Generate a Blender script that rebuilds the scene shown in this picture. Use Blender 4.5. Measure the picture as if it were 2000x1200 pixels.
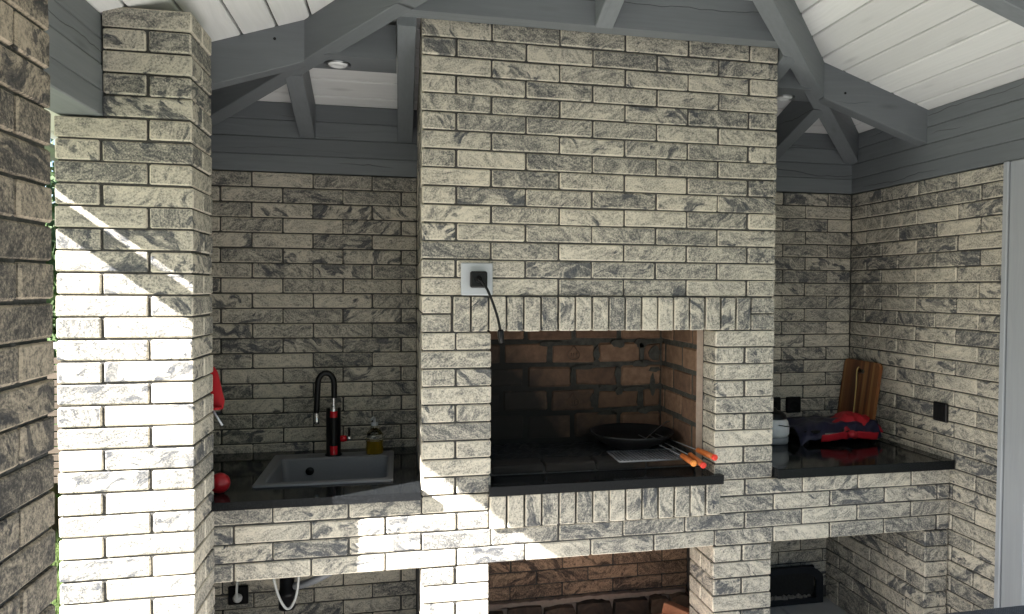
import bpy, math, random
from mathutils import Vector, Matrix
random.seed(7)
R = math.radians
scene = bpy.context.scene
for o in list(bpy.data.objects): bpy.data.objects.remove(o)
COL = scene.collection

# ------------------------------------------------------------------ camera
FZ = 1.62                      # eye-level brick joint above the floor
CAM = (-0.0793, -2.7995, 0.0274 + FZ)
YAW, PITCH, ROLL, FPX, CX, CY = 0.2224, -0.0271, 0.0066, 1458.07, 1110.2, 604.6
f = Vector((math.sin(YAW)*math.cos(PITCH), math.cos(YAW)*math.cos(PITCH), math.sin(PITCH)))
r = Vector((math.cos(YAW), -math.sin(YAW), 0)); u = r.cross(f)
r2 = math.cos(ROLL)*r + math.sin(ROLL)*u; u2 = -math.sin(ROLL)*r + math.cos(ROLL)*u
cd = bpy.data.cameras.new('camera'); cam = bpy.data.objects.new('camera', cd); COL.objects.link(cam)
m3 = Matrix((r2, u2, -f)).transposed()
cam.matrix_world = Matrix.Translation(CAM) @ m3.to_4x4()
cd.sensor_fit = 'HORIZONTAL'; cd.sensor_width = 36; cd.lens = FPX/2000*36
cd.shift_x = (1000-CX)/2000; cd.shift_y = (CY-600)/2000
cd.clip_start = 0.05; cd.clip_end = 800
scene.camera = cam

# ------------------------------------------------------------------ light
SUN_DIR = Vector((1.0, 0.538, -0.755)).normalized()     # direction the light travels
w = bpy.data.worlds.new('World'); scene.world = w; w.use_nodes = True
wn = w.node_tree.nodes; wl = w.node_tree.links
bg = wn['Background']; sky = wn.new('ShaderNodeTexSky'); sky.sky_type = 'NISHITA'; sky.sun_disc = False
sky.sun_elevation = math.asin(-SUN_DIR.z); sky.sun_rotation = math.atan2(-SUN_DIR.x, -SUN_DIR.y) % (2*math.pi)
wl.new(sky.outputs[0], bg.inputs[0]); bg.inputs[1].default_value = 0.052
sl = bpy.data.lights.new('sun', 'SUN'); sl.energy = 5.0; sl.angle = R(0.5); sl.color = (1.0, 0.965, 0.92)
so = bpy.data.objects.new('sun', sl); COL.objects.link(so); so.rotation_euler = SUN_DIR.to_track_quat('-Z', 'Y').to_euler()
so.location = (-6, -4, 6)
scene.view_settings.view_transform = 'Standard'; scene.view_settings.look = 'None'
scene.view_settings.exposure = 2.78; scene.view_settings.gamma = 1
scene.render.engine = 'CYCLES'
try:
    scene.cycles.max_bounces = 8; scene.cycles.diffuse_bounces = 5
except Exception: pass

# ------------------------------------------------------------------ materials
MATS = {}
class NT:
    def __init__(s, name):
        s.m = bpy.data.materials.new(name); s.m.use_nodes = True; s.t = s.m.node_tree
        s.b = s.t.nodes['Principled BSDF']; MATS[name] = s.m
    def n(s, kind, **kw):
        nd = s.t.nodes.new('ShaderNode'+kind)
        for k, v in kw.items(): setattr(nd, k, v)
        return nd
    def l(s, a, b): s.t.links.new(a, b)
    def val(s, sock, v):
        if hasattr(v, 'is_output') or isinstance(v, bpy.types.NodeSocket): s.l(v, sock)
        else: sock.default_value = v
    def math(s, op, a, b=0.0, c=None, clamp=False):
        nd = s.n('Math', operation=op); nd.use_clamp = clamp
        s.val(nd.inputs[0], a); s.val(nd.inputs[1], b)
        if c is not None: s.val(nd.inputs[2], c)
        return nd.outputs[0]
    def vmath(s, op, a, b):
        nd = s.n('VectorMath', operation=op); s.val(nd.inputs[0], a)
        if op == 'SCALE': s.val(nd.inputs['Scale'], b)
        else: s.val(nd.inputs[1], b)
        return nd.outputs[0]
    def noise(s, vec, scale, detail=3, rough=.55, dist=0):
        nd = s.n('TexNoise'); s.l(vec, nd.inputs['Vector'])
        nd.inputs['Scale'].default_value = scale; nd.inputs['Detail'].default_value = detail
        nd.inputs['Roughness'].default_value = rough; nd.inputs['Distortion'].default_value = dist
        return nd
    def ramp(s, fac, stops, interp='LINEAR'):
        nd = s.n('ValToRGB'); s.l(fac, nd.inputs[0]); cr = nd.color_ramp; cr.interpolation = interp
        while len(cr.elements) < len(stops): cr.elements.new(.5)
        for e, (p, c) in zip(cr.elements, stops):
            e.position = p; e.color = (c, c, c, 1) if isinstance(c, (int, float)) else (*c, 1)
        return nd.outputs[0]
    def mix(s, fac, a, b, mode='MIX'):
        nd = s.n('MixRGB', blend_type=mode); s.val(nd.inputs[0], fac)
        for i, v in ((1, a), (2, b)):
            if isinstance(v, tuple): nd.inputs[i].default_value = (*v, 1)
            else: s.l(v, nd.inputs[i])
        return nd.outputs[0]
    def bump(s, h, strength=.3, dist=.003):
        nd = s.n('Bump'); s.l(h, nd.inputs['Height']); nd.inputs['Strength'].default_value = strength
        nd.inputs['Distance'].default_value = dist; s.l(nd.outputs[0], s.b.inputs['Normal'])
    def rnd_coord(s):
        tc = s.n('TexCoord'); oi = s.n('ObjectInfo'); cb = s.n('CombineXYZ')
        for i, k in enumerate((37.0, 91.0, 53.0)): s.l(s.math('MULTIPLY', oi.outputs['Random'], k), cb.inputs[i])
        return s.vmath('ADD', tc.outputs['Object'], cb.outputs[0]), oi.outputs['Random'], tc.outputs['Object']

def plain(name, col, rough=.5, metal=0, spec=.5, var=.12, nscale=60, bump=0, coat=0, trans=0):
    s = NT(name); P, rn, oc = s.rnd_coord()
    nz = s.noise(P, nscale, 4).outputs['Fac']
    c = s.mix(nz, tuple(x*(1-var) for x in col), tuple(min(1, x*(1+var)) for x in col))
    s.l(c, s.b.inputs['Base Color']); s.b.inputs['Roughness'].default_value = rough
    s.b.inputs['Metallic'].default_value = metal; s.b.inputs['Specular IOR Level'].default_value = spec
    if coat: s.b.inputs['Coat Weight'].default_value = coat
    if trans: s.b.inputs['Transmission Weight'].default_value = trans
    if bump: s.bump(nz, bump, .002)
    return s.m

def brick_mat(name, lift=0.0, tint=(1, 1, 1)):
    s = NT(name); P, rn, oc = s.rnd_coord()
    fr = lambda k: s.math('FRACT', s.math('MULTIPLY', rn, k))
    r2_, r3, r4 = fr(17.37), fr(71.9), fr(233.1)
    wv = s.noise(P, 6.5, 2, .5).outputs['Color']
    wv = s.vmath('SCALE', s.vmath('SUBTRACT', wv, (.5, .5, .5)), .15)
    rot = s.n('VectorRotate', rotation_type='Y_AXIS'); s.l(s.vmath('ADD', P, wv), rot.inputs['Vector'])
    s.l(s.math('MULTIPLY', s.math('SUBTRACT', r4, .5), 1.5), rot.inputs['Angle'])
    Pw = rot.outputs[0]
    streak = s.noise(s.vmath('MULTIPLY', Pw, (12, 64, 64)), 1.0, 6, .72).outputs['Fac']
    speck = s.noise(P, 170, 4, .8).outputs['Fac']
    patch = s.noise(s.vmath('MULTIPLY', Pw, (9, 25, 30)), 1.0, 5, .62).outputs['Fac']
    broad = s.noise(s.vmath('MULTIPLY', Pw, (5, 9, 9)), 1.0, 2).outputs['Fac']
    v = s.math('ADD', s.math('MULTIPLY', s.math('SUBTRACT', streak, .5), 1.5), .57)
    v = s.math('ADD', v, s.math('MULTIPLY', s.math('SUBTRACT', speck, .5), 1.8))
    v = s.math('ADD', v, s.math('MULTIPLY', s.math('SUBTRACT', broad, .5), .5))
    v = s.math('ADD', v, s.math('MULTIPLY', s.math('SUBTRACT', r2_, .5), .34))
    v = s.math('ADD', v, lift)
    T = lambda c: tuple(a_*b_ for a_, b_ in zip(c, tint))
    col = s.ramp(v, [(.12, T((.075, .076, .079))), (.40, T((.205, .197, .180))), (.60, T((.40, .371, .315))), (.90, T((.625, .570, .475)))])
    th = s.math('ADD', .475, s.math('MULTIPLY', r3, .23))
    pm = s.math('MULTIPLY', s.math('SUBTRACT', patch, th), 13.0, clamp=True)
    pm = s.math('MULTIPLY', pm, s.math('SUBTRACT', s.math('MULTIPLY', streak, 2.3), .30), clamp=True)
    dark = s.ramp(speck, [(.3, T((.042, .045, .052))), (.75, T((.125, .13, .14)))])
    col = s.mix(pm, col, dark)
    s.l(col, s.b.inputs['Base Color']); s.b.inputs['Roughness'].default_value = .88
    s.b.inputs['Specular IOR Level'].default_value = .25
    s.bump(s.math('ADD', s.math('MULTIPLY', streak, .6), s.math('MULTIPLY', speck, .5)), .55, .0035)
    return s.m
brick_mat('brick'); brick_mat('brick_edge', .25)
brick_mat('brown_brick', -.06, (.66, .61, .575)); brick_mat('brown_brick_edge', .12, (.72, .66, .615))  # brick copy darkened and browned to paint in the near column's shade
brick_mat('niche_brick', -.02, (.82, .62, .50)); brick_mat('niche_brick_edge', .05, (.82, .62, .50))  # warm tint stands in for orange bounce off the clay floor

def mortar_mat():
    s = NT('mortar'); tc = s.n('TexCoord').outputs['Object']
    a = s.noise(tc, 90, 5, .7).outputs['Fac']
    s.l(s.ramp(a, [(.3, (.04, .039, .037)), (.7, (.095, .092, .087))]), s.b.inputs['Base Color'])
    s.b.inputs['Roughness'].default_value = .95; s.bump(a, .6, .004); return s.m
mortar_mat()

def fire_mat():
    s = NT('fire_brick'); P, rn, oc = s.rnd_coord(); geo = s.n('NewGeometry').outputs['Position']
    a = s.noise(P, 25, 5, .65).outputs['Fac']; b = s.noise(P, 180, 3, .6).outputs['Fac']
    base = s.ramp(s.math('ADD', s.math('MULTIPLY', a, .7), s.math('MULTIPLY', rn, .3)),
                  [(.25, (.08, .045, .03)), (.55, (.165, .094, .058)), (.8, (.28, .175, .112))])
    # soot stain, heavier towards the left of the hearth where the fire burns
    sx = s.n('SeparateXYZ'); s.l(geo, sx.inputs[0])
    so_ = s.math('ADD', s.math('ADD', s.math('MULTIPLY', s.math('SUBTRACT', .90, sx.outputs[0]), 2.6), s.math('MULTIPLY', s.math('SUBTRACT', 1.11, sx.outputs[2]), 3.4)), s.math('MULTIPLY', s.math('SUBTRACT', s.noise(geo, 5, 5, .6).outputs['Fac'], .5), 2.0), clamp=True)
    so_ = s.math('MULTIPLY', so_, .965)
    s.l(s.mix(so_, base, (.012, .011, .010)), s.b.inputs['Base Color'])
    s.b.inputs['Roughness'].default_value = .9; s.bump(s.math('ADD', a, b), .5, .003)
fire_mat()
def fire_mortar():
    s = NT('fire_mortar'); geo = s.n('NewGeometry').outputs['Position']
    a = s.noise(geo, 40, 5, .65).outputs['Fac']; sx = s.n('SeparateXYZ'); s.l(geo, sx.inputs[0])
    base = s.ramp(a, [(.3, (.028, .028, .025)), (.7, (.075, .071, .06))])
    so_ = s.math('ADD', s.math('MULTIPLY', s.math('SUBTRACT', .97, sx.outputs[0]), 2.6), s.math('MULTIPLY', s.math('SUBTRACT', 1.14, sx.outputs[2]), 2.6), clamp=True)
    s.l(s.mix(s.math('MULTIPLY', so_, .95), base, (.012, .011, .010)), s.b.inputs['Base Color'])
    s.b.inputs['Roughness'].default_value = .95; s.bump(a, .7, .006)
fire_mortar()

def timber_mat(name, c0, c1, crack=True, rough=.55):
    """painted timber, grain runs along local X"""
    s = NT(name); P, rn, oc = s.rnd_coord()
    wv = s.vmath('SCALE', s.vmath('SUBTRACT', s.noise(P, 2.5, 2).outputs['Color'], (.5, .5, .5)), .05)
    Pw = s.vmath('ADD', P, wv)
    g = s.noise(s.vmath('MULTIPLY', Pw, (2.0, 70, 70)), 1, 6, .6).outputs['Fac']
    big = s.noise(s.vmath('MULTIPLY', P, (1.2, 5, 5)), 1, 3).outputs['Fac']
    v = s.math('ADD', s.math('MULTIPLY', g, .55), s.math('MULTIPLY', big, .45))
    col = s.ramp(v, [(.3, c0), (.7, c1)])
    col = s.mix(s.math('MULTIPLY', s.math('FRACT', s.math('MULTIPLY', rn, 57.3)), .55), col, tuple(x*.80 for x in c0))
    vo = s.n('TexVoronoi'); s.l(s.vmath('MULTIPLY', P, (2.2, 9, 9)), vo.inputs['Vector']); vo.inputs['Scale'].default_value = 1
    kn = s.math('SUBTRACT', 1.0, s.math('MULTIPLY', vo.outputs['Distance'], 7.0), clamp=True)
    col = s.mix(s.math('MULTIPLY', kn, .5), col, tuple(x*.45 for x in c0))
    h = g
    if crack:
        # long drying checks: thin dark lines that wander along the grain
        sx = s.n('SeparateXYZ'); s.l(s.vmath('ADD', oc, s.vmath('SCALE', s.vmath('SUBTRACT', s.noise(s.vmath('MULTIPLY', P, (2.2, .3, .3)), 1, 4, .6).outputs['Color'], (.5, .5, .5)), .09)), sx.inputs[0])
        z0 = s.math('MULTIPLY', s.math('SUBTRACT', s.math('FRACT', s.math('MULTIPLY', rn, 31.7)), .5), .06)
        d = s.math('ABSOLUTE', s.math('SUBTRACT', sx.outputs[2], z0))
        gate = s.math('MULTIPLY', s.math('SUBTRACT', s.noise(s.vmath('MULTIPLY', P, (1.1, .2, .2)), 1, 2).outputs["Fac"], .53), 14, clamp=True)
        ck = s.math('MULTIPLY', s.math('SUBTRACT', 1.0, s.math('DIVIDE', d, .0019), clamp=True), gate, clamp=True)
        col = s.mix(ck, col, (.012, .012, .012)); h = s.math('SUBTRACT', g, s.math('MULTIPLY', ck, 6))
    s.l(col, s.b.inputs['Base Color']); s.b.inputs['Roughness'].default_value = rough
    s.b.inputs['Specular IOR Level'].default_value = .35
    s.bump(h, .4, .002); return s.m
timber_mat('grey_timber', (.155, .168, .181), (.215, .230, .245))
timber_mat('post_timber', (.34, .36, .39), (.44, .46, .495), crack=False)
timber_mat('white_board', (.74, .74, .735), (.88, .88, .87), crack=False, rough=.6)
timber_mat('bright_board', (.74, .74, .735), (.88, .88, .87), crack=False, rough=.6)
timber_mat('cedar', (.065, .050, .037), (.11, .084, .062), crack=False, rough=.7)

def granite():
    s = NT('granite'); tc = s.n('TexCoord').outputs['Object']
    vo = s.n('TexVoronoi'); s.l(tc, vo.inputs['Vector']); vo.inputs['Scale'].default_value = 520
    a = s.noise(tc, 260, 4, .8).outputs['Fac']
    s.l(s.ramp(s.math('ADD', s.math('MULTIPLY', vo.outputs['Distance'], .4), s.math('MULTIPLY', a, .8)),
               [(.5, (.005, .006, .007)), (.72, (.018, .02, .022)), (.86, (.10, .105, .11))]), s.b.inputs['Base Color'])
    s.b.inputs['Roughness'].default_value = .09; s.b.inputs['Specular IOR Level'].default_value = .14
    return s.m
granite()
s_ = NT('granite_edge'); tc_ = s_.n('TexCoord').outputs['Object']
a_ = s_.noise(tc_, 330, 4, .8).outputs['Fac']
s_.l(s_.ramp(a_, [(.40, (.004, .0045, .005)), (.58, (.012, .013, .0145)), (.74, (.07, .073, .077))]), s_.b.inputs['Base Color']); s_.b.inputs['Roughness'].default_value = .38; s_.b.inputs['Specular IOR Level'].default_value = .12

def board_mat():
    s = NT('acacia'); P, rn, oc = s.rnd_coord()
    sx = s.n('SeparateXYZ'); s.l(oc, sx.inputs[0])
    st = s.noise(s.vmath('MULTIPLY', oc, (1.5, 1.5, 1.5)), 1).outputs['Fac']
    lane = s.math('FLOOR', s.math('MULTIPLY', s.math('ADD', sx.outputs[0], s.math('MULTIPLY', sx.outputs[2], .02)), 58))
    wn_ = s.n('TexWhiteNoise', noise_dimensions='1D'); s.l(lane, wn_.inputs['W'])
    g = s.noise(s.vmath('MULTIPLY', oc, (160, 20, 5)), 1, 5).outputs['Fac']
    c = s.ramp(s.math('ADD', s.math('MULTIPLY', wn_.outputs['Value'], .75), s.math('MULTIPLY', g, .3)), [(.2, (.09, .03, .012)), (.55, (.18, .065, .022)), (.8, (.27, .12, .04)), (.97, (.45, .28, .10))])
    s.l(c, s.b.inputs['Base Color']); s.b.inputs['Roughness'].default_value = .4
board_mat()

def stone_mat():
    s = NT('rubble'); P, rn, oc = s.rnd_coord()
    a = s.noise(P, 14, 5, .65, .8).outputs['Fac']
    s.l(s.ramp(s.math('ADD', s.math('MULTIPLY', a, .7), s.math('MULTIPLY', rn, .3)), [(.3, (.035, .028, .023)), (.5, (.085, .062, .047)), (.7, (.17, .12, .085))]), s.b.inputs['Base Color'])
    s.b.inputs['Roughness'].default_value = .85; s.bump(a, .8, .01)
stone_mat()
def paving():
    s = NT('paving'); tc = s.n('TexCoord').outputs['Object']
    a = s.noise(tc, 3, 6, .65).outputs['Fac']; b = s.noise(tc, 120, 4, .7).outputs['Fac']
    s.l(s.mix(s.math('MULTIPLY', b, .5), s.ramp(a, [(.3, (.56, .55, .535)), (.7, (.66, .65, .635))]), (.47, .465, .455)), s.b.inputs['Base Color'])
    s.b.inputs['Roughness'].default_value = .85; s.bump(b, .4, .002)
paving()
def gravelm():
    s = NT('gravel'); tc = s.n('TexCoord').outputs['Object']
    vo = s.n('TexVoronoi'); s.l(tc, vo.inputs['Vector']); vo.inputs['Scale'].default_value = 45
    s.l(s.ramp(vo.outputs['Color'], [(.1, (.13, .13, .128)), (.9, (.27, .265, .26))]), s.b.inputs['Base Color'])
    s.b.inputs['Roughness'].default_value = .9; s.bump(vo.outputs['Distance'], .8, .01)
gravelm()
def grassm(name, c0, c1):
    s = NT(name); tc = s.n('NewGeometry').outputs['Position']
    a = s.noise(tc, 2.5, 5, .6).outputs['Fac']; b = s.noise(tc, 60, 3, .6).outputs['Fac']
    s.l(s.mix(b, s.ramp(a, [(.3, c0), (.7, c1)]), tuple(x*.6 for x in c0)), s.b.inputs['Base Color'])
    s.b.inputs['Roughness'].default_value = .7
    s.b.inputs['Subsurface Weight'].default_value = 0
grassm('lawn', (.07, .115, .025), (.12, .17, .04)); grassm('leaf', (.035, .075, .015), (.085, .15, .03))
grassm('bark', (.07, .05, .035), (.12, .09, .06))
def wicker():
    s = NT('wicker'); tc = s.n('TexCoord').outputs['Object']
    wv = s.n('TexWave', bands_direction='X'); s.l(tc, wv.inputs['Vector']); wv.inputs['Scale'].default_value = 42
    wz = s.n('TexWave', bands_direction='Y'); s.l(tc, wz.inputs['Vector']); wz.inputs['Scale'].default_value = 42
    h = s.math('MULTIPLY', wv.outputs['Fac'], wz.outputs['Fac'])
    s.l(s.ramp(h, [(.1, (.03, .03, .033)), (.9, (.12, .115, .12))]), s.b.inputs['Base Color']); s.b.inputs['Roughness'].default_value = .7
    s.bump(h, .8, .003)
wicker()

plain('white_plastic', (.72, .73, .74), .35); plain('grey_plastic', (.42, .44, .47), .4, var=.05)
plain('black_plastic', (.005, .005, .006), .35, spec=.25); plain('black_matt', (.006, .006, .0065), .7, spec=.2)
plain('cast_iron', (.004, .004, .005), .6, nscale=200, bump=.2)
plain('slate_metal', (.014, .016, .020), .6, spec=.2); plain('chrome', (.75, .76, .78), .18, metal=1, var=.03); plain('steel', (.42, .43, .45), .32, metal=1)
plain('dull_wire', (.26, .27, .29), .45, metal=.5)
plain('sink_composite', (.16, .166, .178), .45, nscale=400, var=.25)
plain('red_plastic', (.36, .010, .016), .35, var=.06); plain('red_gloss', (.5, .01, .02), .12, var=.05)
plain('orange_wood', (.55, .15, .035), .5, var=.25, nscale=90); plain('red_cap', (.75, .05, .03), .4)
plain('orange_cap', (.85, .30, .06), .4)
plain('navy_cloth', (.010, .011, .040), .42, nscale=120, bump=.3); plain('red_cloth', (.42, .010, .022), .55, nscale=120, bump=.3)
plain('clay', (.36, .155, .085), .85, nscale=90, bump=.4, var=.3); plain('lens', (.80, .81, .82), .2)
plain('roofing', (.06, .06, .065), .8); plain('zinc', (.30, .31, .32), .4, metal=.6)
plain('rope', (.38, .27, .10), .8); plain('log_wood', (.16, .115, .08), .85, nscale=40, bump=.4, var=.4); plain('ash', (.22, .20, .18), .95, nscale=120, var=.5, bump=.6)
plain('white_hose', (.62, .63, .62), .4); plain('pipe_grey', (.22, .23, .25), .35)
plain('charcoal', (.012, .012, .012), .95, nscale=80, bump=.8, var=.6)
plain('mortar_pink', (.34, .27, .22), .95, nscale=60, bump=.7, var=.3)
plain('stamp', (.10, .06, .04), .9)
s_ = NT('glass'); s_.b.inputs['Base Color'].default_value = (.9, .93, .9, 1); s_.b.inputs['Roughness'].default_value = .03
s_.b.inputs['Transmission Weight'].default_value = 1; s_.b.inputs['IOR'].default_value = 1.45
s_ = NT('liquid'); s_.b.inputs['Base Color'].default_value = (.62, .42, .03, 1); s_.b.inputs['Roughness'].default_value = .05
s_.b.inputs['Transmission Weight'].default_value = .65; s_.b.inputs['IOR'].default_value = 1.33

# ------------------------------------------------------------------ mesh helpers
class MB:
    def __init__(s): s.v = []; s.f = []; s.mi = []; s.sm = []
    def add(s, vs, fs, mi=0, smooth=False):
        o = len(s.v); s.v += [tuple(x) for x in vs]
        for q in fs: s.f.append(tuple(o+i for i in q)); s.mi.append(mi); s.sm.append(smooth)
        return s
    def box(s, a, b, mi=0, bev=0.0):
        (x0, y0, z0), (x1, y1, z1) = a, b
        vs, fs, _ = cham((x1-x0), (y1-y0), (z1-z0), bev)
        c = ((x0+x1)/2, (y0+y1)/2, (z0+z1)/2)
        return s.add([(v[0]+c[0], v[1]+c[1], v[2]+c[2]) for v in vs], fs, mi)
    def lathe(s, prof, c=(0, 0, 0), n=28, mi=0, smooth=True, axis='z', a0=0, a1=2*math.pi):
        vs = []; fs = []; full = abs(a1-a0-2*math.pi) < 1e-6; m = n if full else n+1
        for (rr, z) in prof:
            for i in range(m):
                t = a0+(a1-a0)*i/n; p = (rr*math.cos(t), rr*math.sin(t), z)
                if axis == 'y': p = (p[0], p[2], p[1])
                if axis == 'x': p = (p[2], p[0], p[1])
                vs.append((p[0]+c[0], p[1]+c[1], p[2]+c[2]))
        for k in range(len(prof)-1):
            for i in range(n):
                j = (i+1) % m
                fs.append((k*m+i, k*m+j, (k+1)*m+j, (k+1)*m+i))
        return s.add(vs, fs, mi, smooth)
    def tube(s, pts, rad, n=10, mi=0, cap=True, smooth=True):
        pts = [Vector(p) for p in pts]; rads = rad if isinstance(rad, (list, tuple)) else [rad]*len(pts)
        vs = []; fs = []; prev = None
        for i, p in enumerate(pts):
            d = (pts[min(i+1, len(pts)-1)]-pts[max(i-1, 0)]).normalized()
            if prev is None: a = d.orthogonal().normalized()
            else: a = (prev - d*prev.dot(d)).normalized()
            prev = a; b = d.cross(a)
            for k in range(n):
                t = 2*math.pi*k/n; vs.append(p+(a*math.cos(t)+b*math.sin(t))*rads[i])
        for i in range(len(pts)-1):
            for k in range(n): fs.append((i*n+k, i*n+(k+1) % n, (i+1)*n+(k+1) % n, (i+1)*n+k))
        s.add(vs, fs, mi, smooth)
        if cap:
            o = len(s.v)-len(vs)
            s.f.append(tuple(o+k for k in reversed(range(n)))); s.mi.append(mi); s.sm.append(False)
            s.f.append(tuple(o+(len(pts)-1)*n+k for k in range(n))); s.mi.append(mi); s.sm.append(False)
        return s
    def prism(s, poly, axis, a, b, mi=0):
        """poly: 2-D outline; axis the extrusion axis"""
        n = len(poly); vs = []
        for h in (a, b):
            for p in poly:
                vs.append({'x': (h, p[0], p[1]), 'y': (p[0], h, p[1]), 'z': (p[0], p[1], h)}[axis])
        fs = [tuple(range(n)), tuple(reversed(range(n, 2*n)))]+[(i, n+i, n+(i+1) % n, (i+1) % n) for i in range(n)]
        return s.add(vs, fs, mi)
    def mesh(s, name, mats):
        me = bpy.data.meshes.new(name); me.from_pydata(s.v, [], s.f)
        for m in (mats if isinstance(mats, (list, tuple)) else [mats]): me.materials.append(MATS[m])
        me.polygons.foreach_set('material_index', s.mi); me.polygons.foreach_set('use_smooth', s.sm)
        import bmesh
        bm = bmesh.new(); bm.from_mesh(me); bmesh.ops.recalc_face_normals(bm, faces=bm.faces); bm.to_mesh(me); bm.free()
        me.update(); return me
    def build(s, name, mats, parent=None, loc=(0, 0, 0), rot=(0, 0, 0)):
        return link(name, s.mesh(name, mats), parent, loc, rot)
def link(name, me, parent=None, loc=(0, 0, 0), rot=(0, 0, 0)):
    o = bpy.data.objects.new(name, me); COL.objects.link(o); o.location = loc; o.rotation_euler = rot
    if parent is not None:
        o.parent = parent
        if parent.type == 'EMPTY' or parent.type == 'MESH':
            o.location = Vector(loc) - PW.get(parent.name, Vector((0, 0, 0)))
    return o
PW = {}          # world origin of the (unrotated) parents
def thing(name, label, cat, loc=(0, 0, 0), group=None):
    o = bpy.data.objects.new(name, None); COL.objects.link(o); o.location = loc; o.empty_display_size = .1
    PW[o.name] = Vector(loc); o['label'] = label; o['category'] = cat
    if group: o['group'] = group
    return o
def tag(o, label, cat, group=None):
    o['label'] = label; o['category'] = cat
    if group: o['group'] = group
    return o
def cham(lx, ly, lz, b, jit=0.0, rng=None):
    """box with chamfered edges; returns verts, faces, faces-that-are-chamfers"""
    hx, hy, hz = lx/2, ly/2, lz/2
    if b <= 0:
        vs = [(sx*hx, sy*hy, sz*hz) for sx in (-1, 1) for sy in (-1, 1) for sz in (-1, 1)]
        return vs, [(0, 1, 3, 2), (4, 6, 7, 5), (0, 4, 5, 1), (2, 3, 7, 6), (0, 2, 6, 4), (1, 5, 7, 3)], set()
    vs = []; idx = {}
    for sx in (-1, 1):
        for sy in (-1, 1):
            for sz in (-1, 1):
                bb = b*(1 if rng is None else rng.uniform(.7, 1.5))
                j = [0 if rng is None else rng.uniform(-jit, jit) for _ in range(3)]
                for k in range(3):
                    p = [sx*(hx-bb), sy*(hy-bb), sz*(hz-bb)]; p[k] = (sx*hx, sy*hy, sz*hz)[k]
                    idx[(sx, sy, sz, k)] = len(vs); vs.append(tuple(p[q]+j[q]*(.0 if q == k else 1) for q in range(3)))
    fs = []; ch = set()
    def put(q, c):
        P = [Vector(vs[i]) for i in q]; n = (P[1]-P[0]).cross(P[2]-P[0]); cen = sum(P, Vector())/len(P)
        if n.dot(cen) < 0: q = tuple(reversed(q))
        if c: ch.add(len(fs))
        fs.append(tuple(q))
    for k in range(3):
        o = [i for i in range(3) if i != k]
        for sg in (-1, 1):
            q = []
            for (a, c) in ((-1, -1), (1, -1), (1, 1), (-1, 1)):
                t = [0, 0, 0]; t[k] = sg; t[o[0]] = a; t[o[1]] = c; q.append(idx[(*t, k)])
            put(q, False)
        for a in (-1, 1):
            for c in (-1, 1):
                q = []
                for sg in (-1, 1):
                    t = [0, 0, 0]; t[k] = sg; t[o[0]] = a; t[o[1]] = c
                    q.append((idx[(*t, o[0])], idx[(*t, o[1])]))
                put((q[0][0], q[0][1], q[1][1], q[1][0]), True)
    for sx in (-1, 1):
        for sy in (-1, 1):
            for sz in (-1, 1): put(tuple(idx[(sx, sy, sz, k)] for k in range(3)), True)
    return vs, fs, ch

# ------------------------------------------------------------------ bricks
L, C, J = .26, .06778, .0064
def ZJ(k): return FZ + (15-k)*C
BM = {}
def brick_mesh(lx, ly, lz, mat, bev=.0034):
    key = (round(lx, 3), round(ly, 3), round(lz, 3), mat, random.randint(0, 4))
    if key not in BM:
        rng = random.Random(hash(key[:3]) % 9999 + key[4]*77)
        vs, fs, ch = cham(lx, ly, lz, bev, .0014, rng)
        me = bpy.data.meshes.new(mat); me.from_pydata(vs, [], fs)
        me.materials.append(MATS[mat]); me.materials.append(MATS[mat+'_edge'] if mat+'_edge' in MATS else MATS[mat])
        me.polygons.foreach_set('material_index', [1 if i in ch else 0 for i in range(len(fs))]); me.update()
        BM[key] = me
    return BM[key]
def brick(par, x0, x1, y0, y1, z0, z1, axis=None, name='brick', mat='brick', bev=.0034):
    if name == 'brick':
        if x1-x0 >= y1-y0: x0 -= .0016; x1 += .0016
        else: y0 -= .0016; y1 += .0016
    dx, dy, dz = x1-x0, y1-y0, z1-z0
    if axis is None: axis = 'x' if dx >= dy else 'y'
    if axis == 'x': me = brick_mesh(dx, dy, dz, mat, bev); rot = [0, 0, random.choice((0, math.pi))]
    elif axis == 'y': me = brick_mesh(dy, dx, dz, mat, bev); rot = [0, 0, math.pi/2*random.choice((1, -1))]
    else: me = brick_mesh(dz, dy, dx, mat, bev); rot = [0, math.pi/2*random.choice((1, -1)), 0]
    rot = [a+random.gauss(0, .0022) for a in rot]
    j = lambda s: max(-2*s, min(2*s, random.gauss(0, s)))
    return link(name, me, par, ((x0+x1)/2+j(.0007), (y0+y1)/2+j(.0007), (z0+z1)/2+j(.0006)), rot)
def row(r): return ZJ(r)+J/2, ZJ(r-1)-J/2
def run_x(par, r, x0, x1, off, yf, dy=.12, bm='brick'):
    """stretchers along X in row r between x0 and x1, joints at n*L+off, face at yf (facing -Y)"""
    z0, z1 = row(r); n = math.floor((x0-off)/L); x = x0
    while x < x1-.015:
        e = (n+1)*L+off; n += 1
        if e <= x+.02: continue
        e2 = min(e-.0048, x1)
        if x1-e2 < .02: e2 = x1
        if e2-x > .012: brick(par, x, e2, yf, yf+dy, z0, z1, 'x', 'brick', bm)
        x = e+.0048
def run_y(par, r, y0, y1, off, x0, x1):
    z0, z1 = row(r); n = math.floor((y0-off)/L); y = y0
    while y < y1-.015:
        e = (n+1)*L+off; n += 1
        if e <= y+.02: continue
        e2 = min(e-.0048, y1)
        if y1-e2 < .02: e2 = y1
        if e2-y > .012: brick(par, x0, x1, y, e2, z0, z1, 'y')
        y = e+.0048
W, YB = 2.275, .769

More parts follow.
